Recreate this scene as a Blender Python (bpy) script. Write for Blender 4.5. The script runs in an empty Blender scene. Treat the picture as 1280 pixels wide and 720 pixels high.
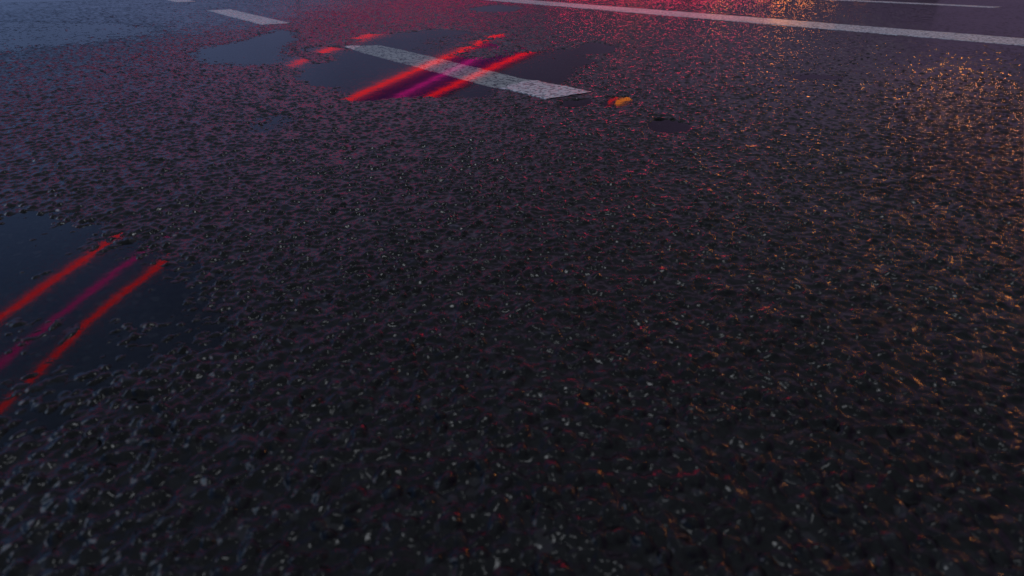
import bpy, math, random
import numpy as np

sc = bpy.context.scene
R = math.radians

# ------------------------------------------------------------------ camera
cam_d = bpy.data.cameras.new("camera")
cam = bpy.data.objects.new("camera", cam_d)
sc.collection.objects.link(cam)
sc.camera = cam
cam.location = (0, 0, 0.5)
cam.rotation_euler = (R(90 - 28.99), 0, 0)
cam_d.sensor_width = 36
cam_d.lens = 740 / 1280 * 36
cam_d.clip_start = 0.02
cam_d.clip_end = 6000
cam_d.dof.use_dof = True
cam_d.dof.focus_distance = 2.6
cam_d.dof.aperture_fstop = 20.8 / 4.6        # a 4.6 mm opening

# ------------------------------------------------------------------ dusk sky
world = bpy.data.worlds.new("World")
sc.world = world
world.use_nodes = True
nt = world.node_tree
nt.nodes.clear()
W = nt.nodes.new
L = nt.links.new
out = W("ShaderNodeOutputWorld")
sky = W("ShaderNodeTexSky")
sky.sky_type = 'NISHITA'
sky.sun_disc = False
sky.sun_elevation = R(-3.0)
sky.sun_rotation = R(-60)
sky.ozone_density = 3.0
sky.air_density = 1.2
sky.dust_density = 1.0
bg1 = W("ShaderNodeBackground")
bg1.inputs[1].default_value = 0.10
L(sky.outputs[0], bg1.inputs[0])
# cloud deck: blue towards the sunset side, plum on the other, paler overhead
tc = W("ShaderNodeTexCoord")
sep = W("ShaderNodeSeparateXYZ")
L(tc.outputs["Generated"], sep.inputs[0])
rx = W("ShaderNodeMapRange")
rx.inputs[1].default_value = -0.80
rx.inputs[2].default_value = 0.10
L(sep.outputs[0], rx.inputs[0])
side = W("ShaderNodeMix")
side.data_type = 'RGBA'
side.inputs[6].default_value = (0.095, 0.162, 0.335, 1)
side.inputs[7].default_value = (0.088, 0.062, 0.118, 1)
L(rx.outputs[0], side.inputs[0])
rz = W("ShaderNodeMapRange")
rz.interpolation_type = 'SMOOTHSTEP'
rz.inputs[1].default_value = 0.35
rz.inputs[2].default_value = 0.95
L(sep.outputs[2], rz.inputs[0])
up = W("ShaderNodeMix")
up.data_type = 'RGBA'
up.inputs[7].default_value = (0.21, 0.24, 0.28, 1)
L(rz.outputs[0], up.inputs[0])
L(side.outputs[2], up.inputs[6])
cl = W("ShaderNodeTexNoise")
cl.inputs["Scale"].default_value = 2.2
cl.inputs["Detail"].default_value = 5
L(tc.outputs["Generated"], cl.inputs["Vector"])
clr = W("ShaderNodeMapRange")
clr.inputs[1].default_value = 0.3
clr.inputs[2].default_value = 0.7
clr.inputs[3].default_value = 0.75
clr.inputs[4].default_value = 1.25
L(cl.outputs["Fac"], clr.inputs[0])
bg2 = W("ShaderNodeBackground")
L(up.outputs[2], bg2.inputs[0])
L(clr.outputs[0], bg2.inputs[1])
add = W("ShaderNodeAddShader")
L(bg1.outputs[0], add.inputs[0])
L(bg2.outputs[0], add.inputs[1])
# bright patch added to the sky on the left, for blue-white sparkles
az, el = R(-74), R(30)
dt = W("ShaderNodeVectorMath")
dt.operation = 'DOT_PRODUCT'
dt.inputs[1].default_value = (math.sin(az) * math.cos(el), math.cos(az) * math.cos(el), math.sin(el))
L(tc.outputs["Generated"], dt.inputs[0])
sparkle_patch = W("ShaderNodeMapRange")
sparkle_patch.interpolation_type = 'SMOOTHSTEP'
sparkle_patch.inputs[1].default_value = math.cos(R(12))
sparkle_patch.inputs[2].default_value = math.cos(R(4))
sparkle_patch.inputs[4].default_value = 1.8
L(dt.outputs["Value"], sparkle_patch.inputs[0])
bg3 = W("ShaderNodeBackground")
bg3.inputs[0].default_value = (0.62, 0.80, 1.0, 1)
L(sparkle_patch.outputs[0], bg3.inputs[1])
add2 = W("ShaderNodeAddShader")
L(add.outputs[0], add2.inputs[0])
L(bg3.outputs[0], add2.inputs[1])
# paler band added to the sky ahead, for sheen on the middle road
bz = W("ShaderNodeMapRange")
bz.interpolation_type = 'SMOOTHSTEP'
bz.inputs[1].default_value = math.sin(R(14))
bz.inputs[2].default_value = math.sin(R(20))
L(sep.outputs[2], bz.inputs[0])
bz2 = W("ShaderNodeMapRange")
bz2.interpolation_type = 'SMOOTHSTEP'
bz2.inputs[1].default_value = math.sin(R(34))
bz2.inputs[2].default_value = math.sin(R(21))
L(sep.outputs[2], bz2.inputs[0])
bx_ = W("ShaderNodeMapRange")
bx_.interpolation_type = 'SMOOTHSTEP'
bx_.inputs[1].default_value = -0.50
bx_.inputs[2].default_value = -0.12
L(sep.outputs[0], bx_.inputs[0])
by_ = W("ShaderNodeMapRange")
by_.inputs[1].default_value = 0.2
by_.inputs[2].default_value = 0.6
L(sep.outputs[1], by_.inputs[0])
m = bz.outputs[0]
for o_ in (bz2.outputs[0], bx_.outputs[0], by_.outputs[0], clr.outputs[0]):
    mm = W("ShaderNodeMath")
    mm.operation = 'MULTIPLY'
    L(m, mm.inputs[0])
    L(o_, mm.inputs[1])
    m = mm.outputs[0]
bg4 = W("ShaderNodeBackground")
bg4.inputs[0].default_value = (0.175, 0.145, 0.20, 1)
L(m, bg4.inputs[1])
add3 = W("ShaderNodeAddShader")
L(add2.outputs[0], add3.inputs[0])
L(bg4.outputs[0], add3.inputs[1])
L(add3.outputs[0], out.inputs[0])

sun_d = bpy.data.lights.new("glint_sun", 'SUN')
sun_d.energy = 0.10                       # weak soft light added from above for glints on the stones
sun_d.angle = R(7)
sun_d.color = (0.88, 0.92, 1.0)
glint_sun = bpy.data.objects.new("glint_sun", sun_d)
sc.collection.objects.link(glint_sun)
glint_sun.rotation_euler = (R(-(90 - 68)), 0, R(4))     # 68 degrees up, ahead and a little left

vs = sc.view_settings
vs.view_transform = 'Standard'
vs.look = 'None'
vs.exposure = 0
vs.gamma = 1
vs.use_curve_mapping = False
cy = sc.cycles
cy.use_denoising = True
cy.denoiser = 'OPENIMAGEDENOISE'
cy.denoising_input_passes = 'RGB_ALBEDO_NORMAL'
cy.denoising_prefilter = 'ACCURATE'
cy.max_bounces = 6
cy.glossy_bounces = 3
cy.transparent_max_bounces = 6
cy.sample_clamp_indirect = 6
cy.caustics_reflective = True
cy.filter_width = 1.5

# strengths of the lit tubes and lamps, relief of the asphalt
RED, MAG, FAR = 2.5, 1.15, 12.5
SODIUM, WARM, GOLD = 75.0, 18.0, 125.0
BUMP1, BUMP2 = 0.0011, 0.0003

# ------------------------------------------------------------------ helpers
rng = np.random.default_rng(7)
H1 = rng.random((256, 256)).astype(np.float32)
H2 = rng.random((256, 256)).astype(np.float32)
H3 = rng.random((256, 256)).astype(np.float32)


def vnoise(x, y, cell, tab=H1):
    x = x / cell
    y = y / cell
    xi = np.floor(x).astype(np.int64)
    yi = np.floor(y).astype(np.int64)
    fx = x - xi
    fy = y - yi
    fx = fx * fx * (3 - 2 * fx)
    fy = fy * fy * (3 - 2 * fy)
    g = lambda a, b: tab[(xi + a) & 255, (yi + b) & 255]
    return ((g(0, 0) * (1 - fx) + g(1, 0) * fx) * (1 - fy) + (g(0, 1) * (1 - fx) + g(1, 1) * fx) * fy) * 2 - 1


def fbm(x, y, cell, n=4):
    s = 0
    a = 1.0
    t = 0
    for k in range(n):
        s = s + a * vnoise(x + 13.7 * k, y - 7.1 * k, cell, (H1, H2, H3)[k % 3])
        t += a
        a *= 0.55
        cell *= 0.5
    return s / t


def stones(x, y, cell):
    """rounded stones set in tar: height 0..1"""
    u = x / cell
    v = y / cell
    ui = np.floor(u).astype(np.int64)
    vi = np.floor(v).astype(np.int64)
    best = np.zeros_like(u)
    for a in (-1, 0, 1):
        for b in (-1, 0, 1):
            i = (ui + a) & 255
            j = (vi + b) & 255
            px = ui + a + 0.15 + 0.7 * H1[i, j]
            py = vi + b + 0.15 + 0.7 * H2[i, j]
            r = 0.42 + 0.36 * H3[i, j]
            ang = H1[j, i] * 6.28
            ca, sa = np.cos(ang), np.sin(ang)
            dx = (u - px)
            dy = (v - py)
            e = (dx * ca + dy * sa) ** 2 * 0.75 + (-dx * sa + dy * ca) ** 2 * 1.35
            tilt = (H2[j, i] - 0.5) * 0.5 * dx + (H3[j, i] - 0.5) * 0.5 * dy
            hh = (0.35 + 0.65 * H2[(i * 7) & 255, (j * 3) & 255]) * np.clip(1 - e / (r * r), 0, 1) ** 0.8 + tilt * (e < r * r)
            best = np.maximum(best, hh)
    return best


# ---------------------------------------------------- puddle outlines, metres
# key, depth, edge width, outline wobble, outline
PUDDLES = [
    ('P1', 0.0062, 0.08, 0.06, [(-1.049, 3.035), (-1.126, 3.332), (-1.061, 3.386), (-1.021, 3.561), (-1.053, 3.965), (-1.055, 4.373), (-1.034, 4.867), (-0.87, 4.979), (-0.624, 5.281), (-0.318, 5.096), (-0.17, 4.867), (0.0, 4.979), (0.086, 4.559), (0.053, 4.201), (0.14, 3.965), (0.26, 4.119), (0.419, 4.041), (0.391, 3.753), (0.445, 3.561), (0.35, 3.332), (0.282, 3.035), (0.22, 2.823), (0.114, 2.947), (0.0, 2.823), (-0.098, 2.672), (-0.134, 2.551), (-0.264, 2.518), (-0.463, 2.518), (-0.637, 2.486), (-0.741, 2.708), (-0.909, 2.863)]),
    ('s1', 0.006, 0.04, 0.02, [(-1.244, 3.443), (-1.276, 3.72), (-1.152, 3.592), (-1.1, 3.359), (-1.173, 3.332)]),
    ('s2', 0.006, 0.04, 0.02, [(-1.356, 4.002), (-1.27, 4.201), (-1.102, 4.119), (-1.05, 3.856), (-1.207, 3.892)]),
    ('s3', 0.006, 0.05, 0.02, [(-1.178, 4.657), (-1.149, 4.979), (-0.996, 4.923), (-0.983, 4.559)]),
    ('wing', 0.006, 0.05, 0.03, [(0.442, 4.285), (0.583, 4.418), (0.677, 4.201), (0.611, 3.892), (0.46, 3.821), (0.401, 3.965)]),
    ('Pb', 0.0050, 0.16, 0.05, [(-1.938, 3.821), (-2.038, 4.285), (-1.933, 4.464), (-1.916, 4.867), (-1.928, 5.346), (-1.702, 5.096), (-1.524, 4.464), (-1.507, 4.119), (-1.303, 3.687), (-1.275, 3.443), (-1.472, 3.386), (-1.68, 3.443)]),
    ('P0', 0.0015, 0.30, 0.16, [(-5.002, 5.768), (-3.28, 3.687), (-3.181, 3.928), (-3.123, 4.201), (-2.913, 4.373), (-2.829, 4.608), (-2.676, 4.867), (-2.892, 5.48), (-3.501, 5.768), (-4.362, 6.086), (-4.814, 6.086)]),
    ('P3', 0.0004, 0.03, 0.03, [(-0.917, 2.026), (-0.937, 2.141), (-0.874, 2.229), (-0.80, 2.229), (-0.77, 2.141), (-0.79, 2.026), (-0.803, 1.951), (-0.865, 1.941)]),
    ('P4a', 0.006, 0.015, 0.01, [(0.356, 2.41), (0.408, 2.551), (0.491, 2.551), (0.484, 2.455), (0.428, 2.365), (0.373, 2.351)]),
    ('P4b', 0.006, 0.015, 0.01, [(0.188, 2.38), (0.227, 2.471), (0.312, 2.502), (0.318, 2.41), (0.24, 2.323)]),
    ('P5', 0.013, 0.015, 0.008, [(0.467, 2.048), (0.514, 2.141), (0.577, 2.141), (0.613, 2.059), (0.593, 1.983), (0.527, 1.951), (0.479, 1.972)]),
    ('P2', 0.0040, 0.12, 0.05, [(-1.159, 1.066), (-1.194, 1.166), (-1.122, 1.206), (-1.006, 1.216), (-0.887, 1.188), (-0.865, 1.125), (-0.797, 1.085), (-0.723, 1.059), (-0.638, 0.963), (-0.55, 0.874), (-0.511, 0.81), (-0.508, 0.752), (-0.529, 0.706), (-0.583, 0.653), (-0.611, 0.599), (-0.637, 0.565), (-0.672, 0.536), (-0.875, 0.71)]),
    ('P6', 0.007, 0.08, 0.03, [(-0.515, 7.651), (-0.204, 8.358), (0.145, 7.919), (0.0, 7.163), (-0.352, 7.163)]),
    ('P7', 0.0022, 0.05, 0.03, [(1.322, 3.013), (1.5, 3.153), (1.644, 3.035), (1.562, 2.947), (1.372, 2.947)]),
]

# the lane direction on the ground and the across direction
LD = np.array([math.cos(R(-53.69)), math.sin(R(-53.69))])
LN = np.array([-LD[1], LD[0]])
M0 = np.array([-1.005, 4.245])
DASH_L, PERIOD, DASH_W = 2.10, 3.915, 0.25
# lane strips: (start along, end along, offset of near edge, width)
STRIPS = [(k * PERIOD, k * PERIOD + DASH_L, -DASH_W / 2, DASH_W) for k in (-2, -1, 0)]
EDGE = (-30.0, 14.0, 3.50, 0.50)
THIN = (-30.0, 1.16, 7.46, 0.26)


def poly_sd(x, y, pts):
    """signed distance, negative inside"""
    n = len(pts)
    d = np.full(x.shape, 1e9)
    ins = np.zeros(x.shape, bool)
    for i in range(n):
        ax, ay = pts[i]
        bx, by = pts[(i + 1) % n]
        ex, ey = bx - ax, by - ay
        t = np.clip(((x - ax) * ex + (y - ay) * ey) / (ex * ex + ey * ey), 0, 1)
        d = np.minimum(d, (x - ax - t * ex) ** 2 + (y - ay - t * ey) ** 2)
        cond = ((ay > y) != (by > y))
        xx = ax + (y - ay) * ex / (ey if ey else 1e-9)
        ins ^= cond & (x < xx)
    d = np.sqrt(d)
    return np.where(ins, -d, d)


def sstep(a, b, x):
    t = np.clip((x - a) / (b - a), 0, 1)
    return t * t * (3 - 2 * t)


BASE = 0.0045


def low(x, y):
    """broad level of the road, water stands at z = 0"""
    z = BASE + 0.0010 * fbm(x, y, 0.5, 3) + 0.0007 * fbm(x + 3, y, 0.07, 2)
    for key, depth, w, nz, pts in PUDDLES:
        P = np.array(pts)
        lo = P.min(0) - 0.6
        hi = P.max(0) + 0.6
        m = (x > lo[0]) & (x < hi[0]) & (y > lo[1]) & (y < hi[1])
        if not m.any():
            continue
        xm, ym = x[m], y[m]
        sd = poly_sd(xm, ym, pts) + 1.5 * nz * fbm(xm, ym, nz * 3.5, 5)
        t = sstep(w, -w, sd)
        if key in ('P3', 'P2', 'P7'):
            t = np.clip(t + 0.35 * t * (1 - t) * 4 * fbm(xm, ym, 0.045, 3), 0, 1)
        add_ = -(BASE + depth) * t
        if key == 'P1':      # a patch of half-drowned surface in the middle
            q = np.exp(-(((xm + 0.15) / 0.50) ** 2 + ((ym - 4.35) / 0.75) ** 2))
            add_ = add_ + q * t * (0.0085 + 0.0150 * fbm(xm, ym * 0.6, 0.16, 4))
        if key == 'P2':
            add_ = add_ + t * 0.0050 * fbm(xm, ym, 0.07, 4) * 1.35
        z[m] += add_
    return z


def in_paint(x, y):
    a = (x - M0[0]) * LD[0] + (y - M0[1]) * LD[1]
    o = (x - M0[0]) * LN[0] + (y - M0[1]) * LN[1]
    m = np.zeros(x.shape, bool)
    for (s0, s1, o0, w) in STRIPS + [EDGE, THIN]:
        m |= (a > s0 - 0.01) & (a < s1 + 0.01) & (o > o0 - 0.01) & (o < o0 + w + 0.01)
    return m


def soaked(x, y):
    """where the water film lies thicker, further off on both sides"""
    d = -0.736 * (x + 3.28) + 0.677 * (y - 3.69) + 0.5 * fbm(x, y, 0.8, 3)
    tl = sstep(-0.3, 1.1, d) * sstep(-1.0, -2.6, x)
    az = np.degrees(np.arctan2(x, y)) + 3 * fbm(x, y, 1.1, 3)
    tr = sstep(28, 35, az) * sstep(2.4, 4.6, y)
    tl = tl * (0.62 + 0.30 * fbm(x, y, 0.5, 4))
    return np.maximum(tl, tr)


def grain(x, y):
    w1 = 0.0011 * vnoise(x, y, 0.006, H2)
    w2 = 0.0011 * vnoise(x, y, 0.006, H3)
    g = 0.0058 * stones(x + w1, y + w2, 0.0190) ** 1.25
    g += 0.0030 * vnoise(x + 0.3 * w2, y, 0.0140, H1) + 0.0006 * vnoise(x * 0.8 + y * 0.6, y * 0.8 - x * 0.6, 0.0068, H3)
    g += 0.0012 * vnoise(x, y, 0.035) - 0.0022
    # a film of water rounds off the gaps between the stones
    k = 0.0008
    rr = np.hypot(x, y)
    lv = -0.0036 + (0.0010 + 0.0006 * fbm(x, y, 0.45, 2)) * sstep(0.7, 1.9, rr) + 0.0046 * soaked(x, y) + 0.0008 * vnoise(x, y, 0.028, H3)
    film = 1 / (1 + np.exp(-(lv - g) / k))
    return lv + k * np.logaddexp(0, (g - lv) / k) - 0.0004, film


# ------------------------------------------------------------------ materials
def new_mat(name):
    m = bpy.data.materials.new(name)
    m.use_nodes = True
    t = m.node_tree
    t.nodes.clear()
    o = t.nodes.new("ShaderNodeOutputMaterial")
    return m, t, t.nodes.new, t.links.new, o


def asphalt_mat():
    m, t, N, K, o = new_mat("wet_asphalt")
    p = N("ShaderNodeBsdfPrincipled")
    geo = N("ShaderNodeNewGeometry")
    s = N("ShaderNodeSeparateXYZ")
    K(geo.outputs["Position"], s.inputs[0])
    wet = N("ShaderNodeMapRange")             # 0 under the water line, 1 above
    wet.inputs[1].default_value = -0.0006
    wet.inputs[2].default_value = 0.0006
    K(s.outputs[2], wet.inputs[0])
    # stone colours
    v = N("ShaderNodeTexVoronoi")
    v.inputs["Scale"].default_value = 95
    K(geo.outputs["Position"], v.inputs["Vector"])
    cr = N("ShaderNodeValToRGB")
    e = cr.color_ramp.elements
    e[0].position = 0.0
    e[0].color = (0.004, 0.004, 0.0042, 1)
    e[1].position = 0.86
    e[1].color = (0.012, 0.012, 0.0125, 1)
    for pos, c in ((0.96, (0.018, 0.018, 0.019, 1)), (0.975, (0.030, 0.030, 0.031, 1))):
        x = e.new(pos)
        x.color = c
    sr = N("ShaderNodeSeparateColor")
    K(v.outputs["Color"], sr.inputs[0])
    K(sr.outputs[0], cr.inputs[0])
    nz = N("ShaderNodeTexNoise")
    nz.inputs["Scale"].default_value = 2.3
    nz.inputs["Detail"].default_value = 6
    K(geo.outputs["Position"], nz.inputs["Vector"])
    nr = N("ShaderNodeMapRange")
    nr.inputs[1].default_value = 0.3
    nr.inputs[2].default_value = 0.7
    nr.inputs[3].default_value = 0.7
    nr.inputs[4].default_value = 1.25
    K(nz.outputs["Fac"], nr.inputs[0])
    mul = N("ShaderNodeVectorMath")
    mul.operation = 'SCALE'
    K(cr.outputs[0], mul.inputs[0])
    K(nr.outputs[0], mul.inputs["Scale"])
    K(mul.outputs[0], p.inputs["Base Color"])
    p.inputs["Roughness"].default_value = 0.42
    # relief: stones, then grit
    b1 = N("ShaderNodeTexNoise")
    b1.inputs["Scale"].default_value = 48
    b1.inputs["Detail"].default_value = 2
    K(geo.outputs["Position"], b1.inputs["Vector"])
    b2 = N("ShaderNodeTexNoise")
    b2.inputs["Scale"].default_value = 420
    b2.inputs["Detail"].default_value = 2
    K(geo.outputs["Position"], b2.inputs["Vector"])
    bu1 = N("ShaderNodeBump")
    bu1.inputs["Strength"].default_value = 1.0
    bu1.inputs["Distance"].default_value = BUMP1
    K(b1.outputs["Fac"], bu1.inputs["Height"])
    bu2 = N("ShaderNodeBump")
    bu2.inputs["Strength"].default_value = 1.0
    bu2.inputs["Distance"].default_value = BUMP2
    K(b2.outputs["Fac"], bu2.inputs["Height"])
    K(bu1.outputs[0], bu2.inputs["Normal"])
    K(bu2.outputs[0], p.inputs["Normal"])
    K(bu1.outputs[0], p.inputs["Coat Normal"])
    fa = N("ShaderNodeAttribute")
    fa.attribute_name = "film"
    fm = N("ShaderNodeMapRange")
    fm.inputs[3].default_value = 1.0
    fm.inputs[4].default_value = 0.12
    K(fa.outputs["Fac"], fm.inputs[0])
    K(fm.outputs[0], bu1.inputs["Strength"])
    K(wet.outputs[0], p.inputs["Coat Weight"])
    p.inputs["Coat Roughness"].default_value = 0.13
    p.inputs["Coat IOR"].default_value = 1.33
    sp = N("ShaderNodeMath")
    sp.operation = 'MULTIPLY'
    sp.inputs[1].default_value = 0.3
    K(wet.outputs[0], sp.inputs[0])
    p.inputs["Specular IOR Level"].default_value = 0.0
    K(p.outputs[0], o.inputs[0])
    return m


def paint_mat():
    m, t, N, K, o = new_mat("worn_road_paint")
    p = N("ShaderNodeBsdfPrincipled")
    geo = N("ShaderNodeNewGeometry")
    s = N("ShaderNodeSeparateXYZ")
    K(geo.outputs["Position"], s.inputs[0])
    wet = N("ShaderNodeMapRange")
    wet.inputs[1].default_value = -0.0006
    wet.inputs[2].default_value = 0.0006
    K(s.outputs[2], wet.inputs[0])
    n1 = N("ShaderNodeTexNoise")
    n1.inputs["Scale"].default_value = 55
    n1.inputs["Detail"].default_value = 5
    n1.inputs["Roughness"].default_value = 0.7
    K(geo.outputs["Position"], n1.inputs["Vector"])
    v = N("ShaderNodeTexVoronoi")
    v.feature = 'DISTANCE_TO_EDGE'
    v.inputs["Scale"].default_value = 26
    K(geo.outputs["Position"], v.inputs["Vector"])
    ad = N("ShaderNodeMath")
    ad.operation = 'MULTIPLY_ADD'
    ad.inputs[1].default_value = 0.9
    K(v.outputs["Distance"], ad.inputs[0])
    K(n1.outputs["Fac"], ad.inputs[2])
    cr = N("ShaderNodeValToRGB")
    e = cr.color_ramp.elements
    e[0].position = 0.50
    e[0].color = (0.13, 0.16, 0.165, 1)
    e[1].position = 0.60
    e[1].color = (0.86, 0.87, 0.86, 1)
    K(ad.outputs[0], cr.inputs[0])
    K(cr.outputs[0], p.inputs["Base Color"])
    p.inputs["Roughness"].default_value = 0.5
    bu = N("ShaderNodeBump")
    bu.inputs["Distance"].default_value = 0.002
    K(n1.outputs["Fac"], bu.inputs["Height"])
    K(bu.outputs[0], p.inputs["Normal"])
    K(bu.outputs[0], p.inputs["Coat Normal"])
    cw = N("ShaderNodeMath")
    cw.operation = 'MULTIPLY'
    cw.inputs[1].default_value = 0.5
    K(wet.outputs[0], cw.inputs[0])
    K(cw.outputs[0], p.inputs["Coat Weight"])
    K(cw.outputs[0], p.inputs["Specular IOR Level"])
    p.inputs["Coat Roughness"].default_value = 0.2
    K(p.outputs[0], o.inputs[0])
    return m


def water_mat():
    m, t, N, K, o = new_mat("rain_water")
    tr = N("ShaderNodeBsdfTransparent")
    tr.inputs[0].default_value = (0.97, 0.98, 0.98, 1)
    gl = N("ShaderNodeBsdfGlossy")
    gl.inputs["Roughness"].default_value = 0.042
    geo = N("ShaderNodeNewGeometry")
    n = N("ShaderNodeTexNoise")
    n.inputs["Scale"].default_value = 9
    n.inputs["Detail"].default_value = 3
    K(geo.outputs["Position"], n.inputs["Vector"])
    bu = N("ShaderNodeBump")
    bu.inputs["Distance"].default_value = 0.00015
    K(n.outputs["Fac"], bu.inputs["Height"])
    fr = N("ShaderNodeFresnel")
    fr.inputs["IOR"].default_value = 1.333
    K(bu.outputs[0], gl.inputs["Normal"])
    K(bu.outputs[0], fr.inputs["Normal"])
    mx = N("ShaderNodeMixShader")
    K(fr.outputs[0], mx.inputs[0])
    K(tr.outputs[0], mx.inputs[1])
    K(gl.outputs[0], mx.inputs[2])
    K(mx.outputs[0], o.inputs[0])
    return m


def plain_mat(name, col, rough=0.6, metal=0.0):
    m, t, N, K, o = new_mat(name)
    p = N("ShaderNodeBsdfPrincipled")
    n = N("ShaderNodeTexNoise")
    n.inputs["Scale"].default_value = 6
    mr = N("ShaderNodeMapRange")
    mr.inputs[3].default_value = 0.8
    mr.inputs[4].default_value = 1.2
    K(n.outputs["Fac"], mr.inputs[0])
    c = N("ShaderNodeVectorMath")
    c.operation = 'SCALE'
    c.inputs[0].default_value = col
    K(mr.outputs[0], c.inputs["Scale"])
    K(c.outputs[0], p.inputs["Base Color"])
    p.inputs["Roughness"].default_value = rough
    p.inputs["Metallic"].default_value = metal
    K(p.outputs[0], o.inputs[0])
    return m


def lit_mat(name, col, strength):
    m, t, N, K, o = new_mat(name)
    e = N("ShaderNodeEmission")
    e.inputs[0].default_value = (*col, 1)
    e.inputs[1].default_value = strength
    K(e.outputs[0], o.inputs[0])
    return m


M_ASPHALT = asphalt_mat()
M_PAINT = paint_mat()
M_WATER = water_mat()
M_METAL = plain_mat("grey_painted_steel", (0.12, 0.12, 0.13), 0.45, 0.6)
M_SOFFIT = plain_mat("soffit_with_added_glow", (0.22, 0.19, 0.26), 0.6)
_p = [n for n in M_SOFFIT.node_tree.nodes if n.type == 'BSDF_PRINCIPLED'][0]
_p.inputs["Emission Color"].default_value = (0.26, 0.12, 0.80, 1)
_p.inputs["Emission Strength"].default_value = 0.12  # purple glow added to the panel for the wash between the mirrored tubes
M_CONC = plain_mat("dark_concrete", (0.18, 0.17, 0.17), 0.8)


def grid_mesh(name, X, Y, Z, wrap=False, mat=None):
    r, c = X.shape
    me = bpy.data.meshes.new(name)
    co = np.stack([X, Y, Z], -1).reshape(-1, 3).astype(np.float32)
    i = np.arange(r - 1)[:, None]
    j = np.arange(c if wrap else c - 1)[None, :]
    j2 = (j + 1) % c
    f = np.stack([i * c + j, i * c + j2, (i + 1) * c + j2, (i + 1) * c + j], -1).reshape(-1, 4).astype(np.int32)
    nf = len(f)
    me.vertices.add(len(co))
    me.vertices.foreach_set("co", co.ravel())
    me.loops.add(nf * 4)
    me.loops.foreach_set("vertex_index", f.ravel())
    me.polygons.add(nf)
    me.polygons.foreach_set("loop_start", np.arange(0, nf * 4, 4, dtype=np.int32))
    me.polygons.foreach_set("loop_total", np.full(nf, 4, dtype=np.int32))
    me.polygons.foreach_set("use_smooth", np.ones(nf, dtype=bool))
    me.update(calc_edges=True)
    if mat:
        me.materials.append(mat)
    o = bpy.data.objects.new(name, me)
    sc.collection.objects.link(o)
    return o


# ------------------------------------------------------------------ the road
def build_road():
    da = 1 / 470
    a_mid = np.arange(R(-60), R(60), da)
    a_rest = np.linspace(R(60), R(300), 330, endpoint=False)
    ang = np.concatenate([a_mid, a_rest])
    rad = np.exp(np.arange(math.log(0.20), math.log(11.0), da))
    r_far = np.geomspace(11.05, 4000, 90)
    rad = np.concatenate([[0.001, 0.05, 0.1, 0.15], rad, r_far])
    A, Rr = np.meshgrid(ang, rad)
    # break up the regular rings
    n_near = len(rad) - len(r_far)
    X = (Rr * np.sin(A))
    Y = (Rr * np.cos(A))
    x = X.ravel()
    y = Y.ravel()
    near = (np.arange(len(rad)) < n_near)[:, None].repeat(len(ang), 1).ravel()
    z = np.full(x.shape, BASE)
    xn, yn = x[near], y[near]
    g, film = grain(xn, yn)
    pm = in_paint(xn, yn)
    g = np.where(pm, g * 0.25 - 0.001, g)
    z[near] = low(xn, yn) + g
    o = grid_mesh("road", X[:, ::-1], Y[:, ::-1], z.reshape(X.shape)[:, ::-1], True, M_ASPHALT)
    at = o.data.attributes.new("film", 'FLOAT', 'POINT')
    fl = np.full(x.shape, 0.3, np.float32)
    fl[near] = film
    at.data.foreach_set("value", fl.reshape(X.shape)[:, ::-1].ravel())
    o["kind"] = "structure"
    return o


road = build_road()


# ------------------------------------------------------------------ puddles
def hull(P):
    P = sorted(map(tuple, P))

    def half(Q):
        h = []
        for p in Q:
            while len(h) > 1 and (h[-1][0] - h[-2][0]) * (p[1] - h[-2][1]) - (h[-1][1] - h[-2][1]) * (p[0] - h[-2][0]) <= 0:
                h.pop()
            h.append(p)
        return h[:-1]
    return np.array(half(P) + half(P[::-1]))


def build_puddle(keys, dz, label):
    """the flat water sheet; its shore is where the asphalt rises through it"""
    pts, grow = [], 0
    for q in PUDDLES:
        if q[0] in keys:
            pts += q[4]
            grow = max(grow, q[2] * 0.6 + q[3])
    P = hull(pts)
    n = len(P)
    ring = []
    for i in range(n):
        e1 = P[i] - P[i - 1]
        e2 = P[(i + 1) % n] - P[i]
        nn = np.array([e1[1], -e1[0]]) / np.hypot(*e1) + np.array([e2[1], -e2[0]]) / np.hypot(*e2)
        nn /= np.hypot(*nn)
        ring.append(P[i] + nn * grow)
    me = bpy.data.meshes.new("puddle")
    me.from_pydata([(q[0], q[1], dz) for q in ring], [], [list(range(n))])
    me.materials.append(M_WATER)
    o = bpy.data.objects.new("puddle", me)
    sc.collection.objects.link(o)
    o["label"] = label
    o["category"] = "puddle"
    o["group"] = "rain puddles lying on the road"
    return o


for keys, dz, lab in (
    (("P1", "s1", "s2", "s3", "wing"), 0, "large still puddle around the nearest white dash, mirroring diagonal red neon stripes"),
    (("Pb",), -0.0003, "smooth dark blue puddle between the two nearest white dashes, no red stripes in it"),
    (("P0",), 0, "wide pale blue puddle at the upper left edge of the view"),
    (("P3",), 0, "shallow rippled patch of water, dull magenta, nearer than the large striped puddle"),
    (("P4a",), 0, "tiny puddle with a bright orange lamp reflection, right of the nearest dash"),
    (("P4b",), 0.0002, "tiny puddle with a faint orange glint touching the near tip of the dash"),
    (("P5",), 0, "small dark oval puddle alone on the asphalt, right of the orange one"),
    (("P2",), 0, "near puddle at the left edge with long red and magenta stripes mirrored in it"),
    (("P6",), 0, "small far puddle beside the upper end of the solid white line"),
    (("P7",), 0, "faint thin puddle below the solid white line, at the right"),
):
    build_puddle(keys, dz, lab)


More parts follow.
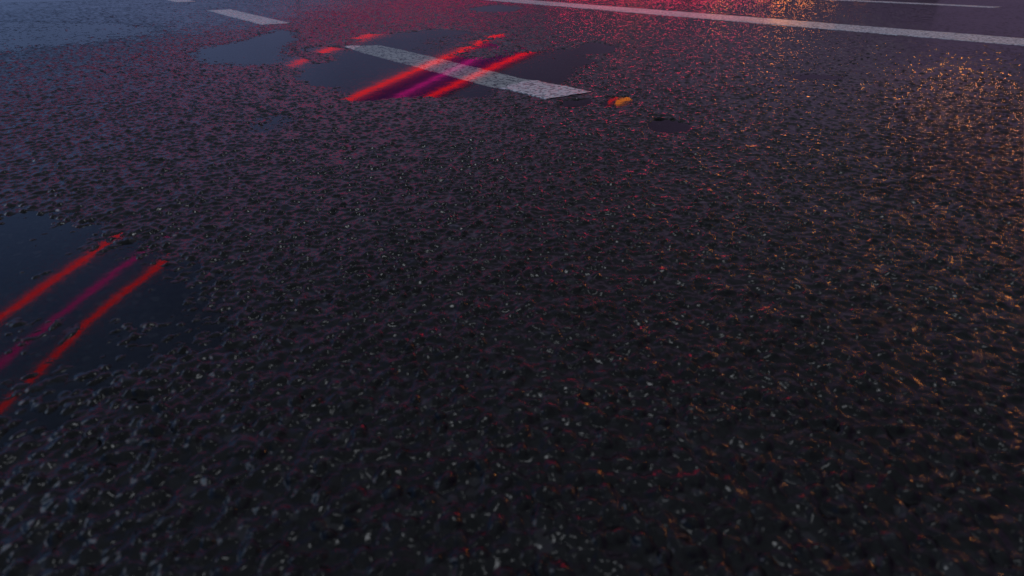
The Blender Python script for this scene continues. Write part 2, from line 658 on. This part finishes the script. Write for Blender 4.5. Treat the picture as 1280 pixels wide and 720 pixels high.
# ------------------------------------------------------------------ markings
def build_strip(s0, s1, o0, w, step, name, label, group=None):
    na = max(2, int((s1 - s0) / step))
    nb = max(3, int(w / step))
    a = np.linspace(s0, s1, na + 1)
    b = np.linspace(o0, o0 + w, nb + 1)
    Am, Bm = np.meshgrid(a, b)
    # slightly ragged long edges
    rag = 0.004 * fbm(Am * 1.0, Bm * 0 + s0, 0.05, 3)
    Bm2 = Bm + rag * np.where((Bm == b[0]) | (Bm == b[-1]), 1, 0)
    X = M0[0] + Am * LD[0] + Bm2 * LN[0]
    Y = M0[1] + Am * LD[1] + Bm2 * LN[1]
    z = low(X.ravel(), Y.ravel()) + grain(X.ravel(), Y.ravel())[0] * 0.30 + 0.0015
    Z = z.reshape(X.shape)
    X = np.vstack([X[:1], X, X[-1:]])
    Y = np.vstack([Y[:1], Y, Y[-1:]])
    Z = np.vstack([Z[:1] - 0.006, Z, Z[-1:] - 0.006])
    o = grid_mesh(name, X, Y, Z, False, M_PAINT)
    o["label"] = label
    o["category"] = "road marking"
    if group:
        o["group"] = group
    return o


dash_labels = {
    0: "nearest white lane dash, running through the large puddle with red stripes",
    -1: "middle white lane dash, dry, beyond the dark blue puddle",
    -2: "farthest white lane dash, cut off at the upper left of the view",
}
for k in (0, -1, -2):
    build_strip(k * PERIOD, k * PERIOD + DASH_L, -DASH_W / 2, DASH_W, 0.008 if k == 0 else 0.016,
                "lane_dash", dash_labels[k], "white dashes of the lane line")
build_strip(-30, 14, 3.50, 0.50, 0.025, "solid_line", "long solid white line crossing the road from upper middle to right edge")
build_strip(-30, 1.16, 7.46, 0.26, 0.04, "solid_line", "thin pale line farthest away, ending short of the right edge")

# ------------------------------------------------------------------ lit things round the road
import bmesh


def empty(name, loc, label, cat, group=None):
    o = bpy.data.objects.new(name, None)
    sc.collection.objects.link(o)
    o.location = loc
    o["label"] = label
    o["category"] = cat
    if group:
        o["group"] = group
    return o


def mesh_obj(name, bm, mat, parent=None, smooth=False):
    me = bpy.data.meshes.new(name)
    bm.to_mesh(me)
    bm.free()
    me.materials.append(mat)
    if smooth:
        for p in me.polygons:
            p.use_smooth = True
    o = bpy.data.objects.new(name, me)
    sc.collection.objects.link(o)
    if parent:
        o.parent = parent
    return o


def tube_bm(pts, r, seg=12):
    bm = bmesh.new()
    rings = []
    P = [np.array(p, float) for p in pts]
    for i, p in enumerate(P):
        d = P[min(i + 1, len(P) - 1)] - P[max(i - 1, 0)]
        d /= np.linalg.norm(d)
        h = np.array([0, 0, 1.0]) if abs(d[2]) < 0.9 else np.array([1.0, 0, 0])
        s = np.cross(d, h)
        s /= np.linalg.norm(s)
        u = np.cross(s, d)
        rr = r[i] if isinstance(r, (list, tuple)) else r
        rings.append([bm.verts.new(p + rr * (math.cos(a) * s + math.sin(a) * u))
                      for a in [2 * math.pi * k / seg for k in range(seg)]])
    for a, b in zip(rings, rings[1:]):
        for k in range(seg):
            bm.faces.new((a[k], a[(k + 1) % seg], b[(k + 1) % seg], b[k]))
    bm.faces.new(rings[0][::-1])
    bm.faces.new(rings[-1])
    bmesh.ops.recalc_face_normals(bm, faces=bm.faces)
    return bm


def ribbon_bm(left, right, z0, z1):
    bm = bmesh.new()
    rows = []
    for l, r in zip(left, right):
        rows.append([bm.verts.new((l[0], l[1], z0)), bm.verts.new((r[0], r[1], z0)),
                     bm.verts.new((r[0], r[1], z1)), bm.verts.new((l[0], l[1], z1))])
    for a, b in zip(rows, rows[1:]):
        for k in range(4):
            bm.faces.new((a[k], a[(k + 1) % 4], b[(k + 1) % 4], b[k]))
    bm.faces.new(rows[0][::-1])
    bm.faces.new(rows[-1])
    bmesh.ops.recalc_face_normals(bm, faces=bm.faces)
    return bm


def smooth_path(pts, n=8):
    P = [np.array(p, float) for p in pts]
    P = [2 * P[0] - P[1]] + P + [2 * P[-1] - P[-2]]
    o = []
    for i in range(1, len(P) - 2):
        for k in range(n):
            t = k / n
            a, b, c, d = P[i - 1], P[i], P[i + 1], P[i + 2]
            o.append(0.5 * ((2 * b) + (-a + c) * t + (2 * a - 5 * b + 4 * c - d) * t * t + (-a + 3 * b - 3 * c + d) * t ** 3))
    o.append(P[-2])
    return o


def off_path(path, d):
    o = []
    for i, p in enumerate(path):
        t = path[min(i + 1, len(path) - 1)] - path[max(i - 1, 0)]
        t /= np.hypot(*t)
        o.append(p + d * np.array([t[1], -t[0]]))
    return o


# a long covered walkway sweeps overhead beside and across the road; its soffit carries neon tubes
ZT = 7.0
path_a = smooth_path([(-12.2, 2), (-12.2, 8), (-12.25, 16.2), (-11.6, 26), (-10, 37.5), (-8.2, 45.5), (-6.1, 54.3), (-4, 63), (-1.4, 73.8), (5.5, 95), (20, 119)])
path_b = smooth_path([(-10.8, 2), (-10.8, 8), (-10.85, 15.6), (-9.7, 26), (-7.06, 38.5), (-4.9, 47.7), (-3.6, 53), (-2.5, 57.3), (0.9, 69.9), (8.5, 92), (23, 116)])
path_c = smooth_path([(-9.75, 2), (-9.75, 8), (-9.95, 14), (-8.5, 26), (-5.14, 38.5), (-3.64, 43.3), (-2.75, 46.1), (-1.8, 49.2), (3.2, 64), (11.5, 88), (26, 113)])
M_RED = lit_mat("red_neon_glass", (1.0, 0.012, 0.008), RED)
M_MAG = lit_mat("magenta_neon_glass", (1.0, 0.02, 0.36), MAG)
walk = empty("covered_walkway", (-10.8, 10.0, BASE), "overhead walkway outside the view with red and magenta neon tubes", "walkway")


def part(name, bm, mat, root, smooth=False):
    o = mesh_obj(name, bm, mat, root, smooth)
    bpy.context.view_layer.update()
    o.matrix_parent_inverse = root.matrix_world.inverted()
    return o


cut = lambda pp: [q for q in pp if q[1] > 27]
far_a, far_c = cut(path_a), cut(path_c)
n_ = min(len(far_a), len(far_c))
far_a, far_c = far_a[-n_:], far_c[-n_:]
part("roof", ribbon_bm(off_path(far_a, 0.10), off_path(far_c, -0.10), ZT + 0.35, ZT + 0.6), M_CONC, walk)
part("soffit", ribbon_bm(off_path(far_a, -0.10), off_path(far_c, 0.10), ZT + 0.26, ZT + 0.33), M_SOFFIT, walk)
for pp, m, r in ((path_a, M_RED, 0.15), (path_b, M_MAG, 0.14), (path_c, M_RED, 0.14)):
    part("neon_tube", tube_bm([(p[0], p[1], ZT) for p in pp],
                              [r * min(1.15, 0.36 + 0.0110 * max(p[1] - 8, 0)) for p in pp]), m, walk, True)
for q in ((-10.8, 3), (6.5, 90), (36, 129)):
    off = np.array([-2.4, 0.0])
    bm = tube_bm([(q[0] + off[0], q[1], BASE), (q[0] + off[0], q[1], ZT - 0.5), (q[0] + off[0] + 0.9, q[1], ZT + 0.42)], [0.16, 0.12, 0.1])
    part("column", bm, M_METAL, walk, True)

# a lone neon line on slim posts, further left
line = empty("neon_line", (-17.8, 40.0, BASE), "single red neon line on slim posts outside the view", "neon light")
zp = smooth_path([(-19.0, 36), (-18.2, 45), (-17.8, 54.5), (-17.7, 57), (-17.5, 60.5), (-16.4, 71.4), (-14.0, 84), (-9, 98)])
part("neon_tube", tube_bm([(p[0], p[1], ZT) for p in zp], [0.02 + 0.09 * min(1, max(0, (p[1] - 44) / 14)) for p in zp]), M_RED, line, True)
for q in (zp[16], zp[-3]):
    part("post", tube_bm([(q[0], q[1], BASE), (q[0], q[1], ZT - 0.16)], 0.07), M_METAL, line, True)

# street lamps
M_SOD = lit_mat("sodium_lamp_glow", (1.0, 0.40, 0.07), SODIUM)


def street_lamp(x, y, h, face, glow, label, sx=0.55, sy=0.22):
    t = empty("street_lamp", (x, y, BASE), label, "street lamp", "street lamps along the road")
    t.rotation_euler = (0, 0, face)
    reach = 1.4
    mesh_obj("pole", tube_bm([(-reach, 0, 0), (-reach, 0, 0.9), (-reach, 0, h - 0.5), (-reach + 0.25, 0, h - 0.08), (-reach + 0.7, 0, h + 0.08), (-0.2, 0, h + 0.1)],
                             [0.10, 0.075, 0.055, 0.05, 0.045, 0.04]), M_METAL, t, True)
    bm = bmesh.new()
    bmesh.ops.create_cube(bm, size=1)
    for v in bm.verts:
        top = v.co.z > 0
        v.co = (v.co.x * (sx + 0.2) * (0.75 if top else 1), v.co.y * (sy + 0.1) * (0.6 if top else 1), v.co.z * 0.16 + h + 0.1)
    bmesh.ops.bevel(bm, geom=bm.edges[:], offset=0.02, segments=2, affect='EDGES')
    mesh_obj("lamp_housing", bm, M_METAL, t)
    bm = bmesh.new()
    bmesh.ops.create_uvsphere(bm, u_segments=16, v_segments=10, radius=0.5)
    for v in bm.verts:
        v.co = (v.co.x * sx, v.co.y * sy, v.co.z * 0.22 + h + 0.01)
    mesh_obj("lamp_glass", bm, glow, t, True)
    return t


for x, y, h, face, glow, lab in (
    (24.0, 76.0, 7.0, 0.9, M_SOD, "orange street lamp outside the view, far right ahead"),
    (58.0, 130.0, 7.3, 1.0, M_SOD, "orange street lamp outside the view, farthest of the lamps"),
):
    street_lamp(x, y, h, face, glow, lab, 0.9, 0.4)

# a long low shop front far ahead on the right, lit by bands of red and magenta neon
M_FAR = lit_mat("red_shop_neon", (1.0, 0.02, 0.08), FAR)
shop = empty("shop_front", (18.0, 62.0, BASE), "long low shop front with neon bands, outside the view far ahead", "building")
p0 = np.array([4.0, 66.0])
p1 = np.array([38.0, 58.5])
dv = (p1 - p0) / np.hypot(*(p1 - p0))
nv = np.array([-dv[1], dv[0]])
part("wall", ribbon_bm([p0 + nv * 6, p1 + nv * 6], [p0, p1], BASE, 4.3), M_CONC, shop)
part("roof", ribbon_bm([p0 + nv * 6.4 - dv * 0.4, p1 + nv * 6.4 + dv * 0.4], [p0 - nv * 0.4 - dv * 0.4, p1 - nv * 0.4 + dv * 0.4], 4.31, 4.5), M_METAL, shop)
for zz, rr, t0, t1 in ((3.9, 0.14, 0.0, 0.60), (3.2, 0.12, 0.05, 0.53), (2.5, 0.10, 0.10, 0.46)):
    a, b = p0 + (p1 - p0) * t0 - nv * 0.3, p0 + (p1 - p0) * t1 - nv * 0.3
    part("neon_band", tube_bm([(a[0], a[1], zz), (b[0], b[1], zz)], rr), M_FAR, shop, True)
for t, wl in ((0.42, 0.15), (0.48, 0.25), (0.54, 0.5), (0.60, 1.0), (0.66, 1.0), (0.72, 0.4), (0.79, 0.10)):  # warm panes added for the amber hot spot, dimmed outwards to soften its edge
    a, b = p0 + (p1 - p0) * t - nv * 0.03, p0 + (p1 - p0) * (t + 0.045) - nv * 0.03
    part("glow_pane", ribbon_bm([a, b], [a - nv * 0.02, b - nv * 0.02], 0.6, 2.2),
         lit_mat("warm_pane_glow", (1.0, 0.30, 0.04), WARM * wl), shop)

# two short orange neon signs hung from a mast arm beyond the walkway
M_ORG = lit_mat("orange_neon_glass", (1.0, 0.24, 0.015), 2.4)
sign = empty("neon_sign", (9.6, 36.0, BASE), "short red and orange neon lines on a mast arm outside the view", "neon light")
part("post", tube_bm([(9.6, 36.0, BASE), (9.6, 36.0, 7.3), (6.6, 37.0, 7.3), (3.3, 36.3, 7.3)], [0.11, 0.08, 0.05, 0.04]), M_METAL, sign, True)
part("neon_tube", tube_bm([(6.3, 36.5, ZT), (7.5, 38.2, ZT)], 0.10), M_ORG, sign, True)
part("neon_tube", tube_bm([(5.8, 36.6, ZT), (6.6, 38.2, ZT)], 0.05), M_RED, sign, True)

M_FLD = lit_mat("floodlight_glow", (1.0, 0.22, 0.02), 26.0)
for t0, t1 in ((0.60, 0.635), (0.66, 0.68)):
    a, b = p0 + (p1 - p0) * t0 - nv * 0.34, p0 + (p1 - p0) * t1 - nv * 0.34
    part("floodlight", ribbon_bm([a, b], [a - nv * 0.2, b - nv * 0.2], 2.75, 3.05), M_FLD, shop)

# long golden tubes added out of view on the right, to stretch the amber glints
M_GLD = lit_mat("golden_tube_glow", (1.0, 0.36, 0.06), GOLD)
for cx, cy_, hh, ln, lab in ((19.0, 17.6, 11.0, 3.6, "nearer row of golden tubes added for amber glints, outside the view on the right"),
                            (19.5, 27.5, 12.5, 2.6, "farther row of golden tubes added for amber glints, outside the view on the right")):
    dd = np.array([cy_, -cx]) / np.hypot(cx, cy_)
    cc = np.array([cx, cy_])
    t = empty("glint_tube_row", (cx, cy_, BASE), lab, "light")
    e0, e1 = cc - dd * (ln / 2 + 4.5), cc + dd * (ln / 2 + 4.5)
    part("mast", tube_bm([(e1[0], e1[1], BASE), (e1[0], e1[1], hh + 0.3)], [0.12, 0.08]), M_METAL, t, True)
    part("cross_bar", tube_bm([(e1[0], e1[1], hh + 0.25), ((cc - dd * ln / 2)[0], (cc - dd * ln / 2)[1], hh + 0.25)], 0.04), M_METAL, t, True)
    for k in (0, 1):
        a, b = cc + dd * (-ln / 2 + k * ln / 2 + 0.15), cc + dd * (-ln / 2 + (k + 1) * ln / 2 - 0.15)
        part("glint_tube", tube_bm([(a[0], a[1], hh), (b[0], b[1], hh)], 0.045), M_GLD, t, True)
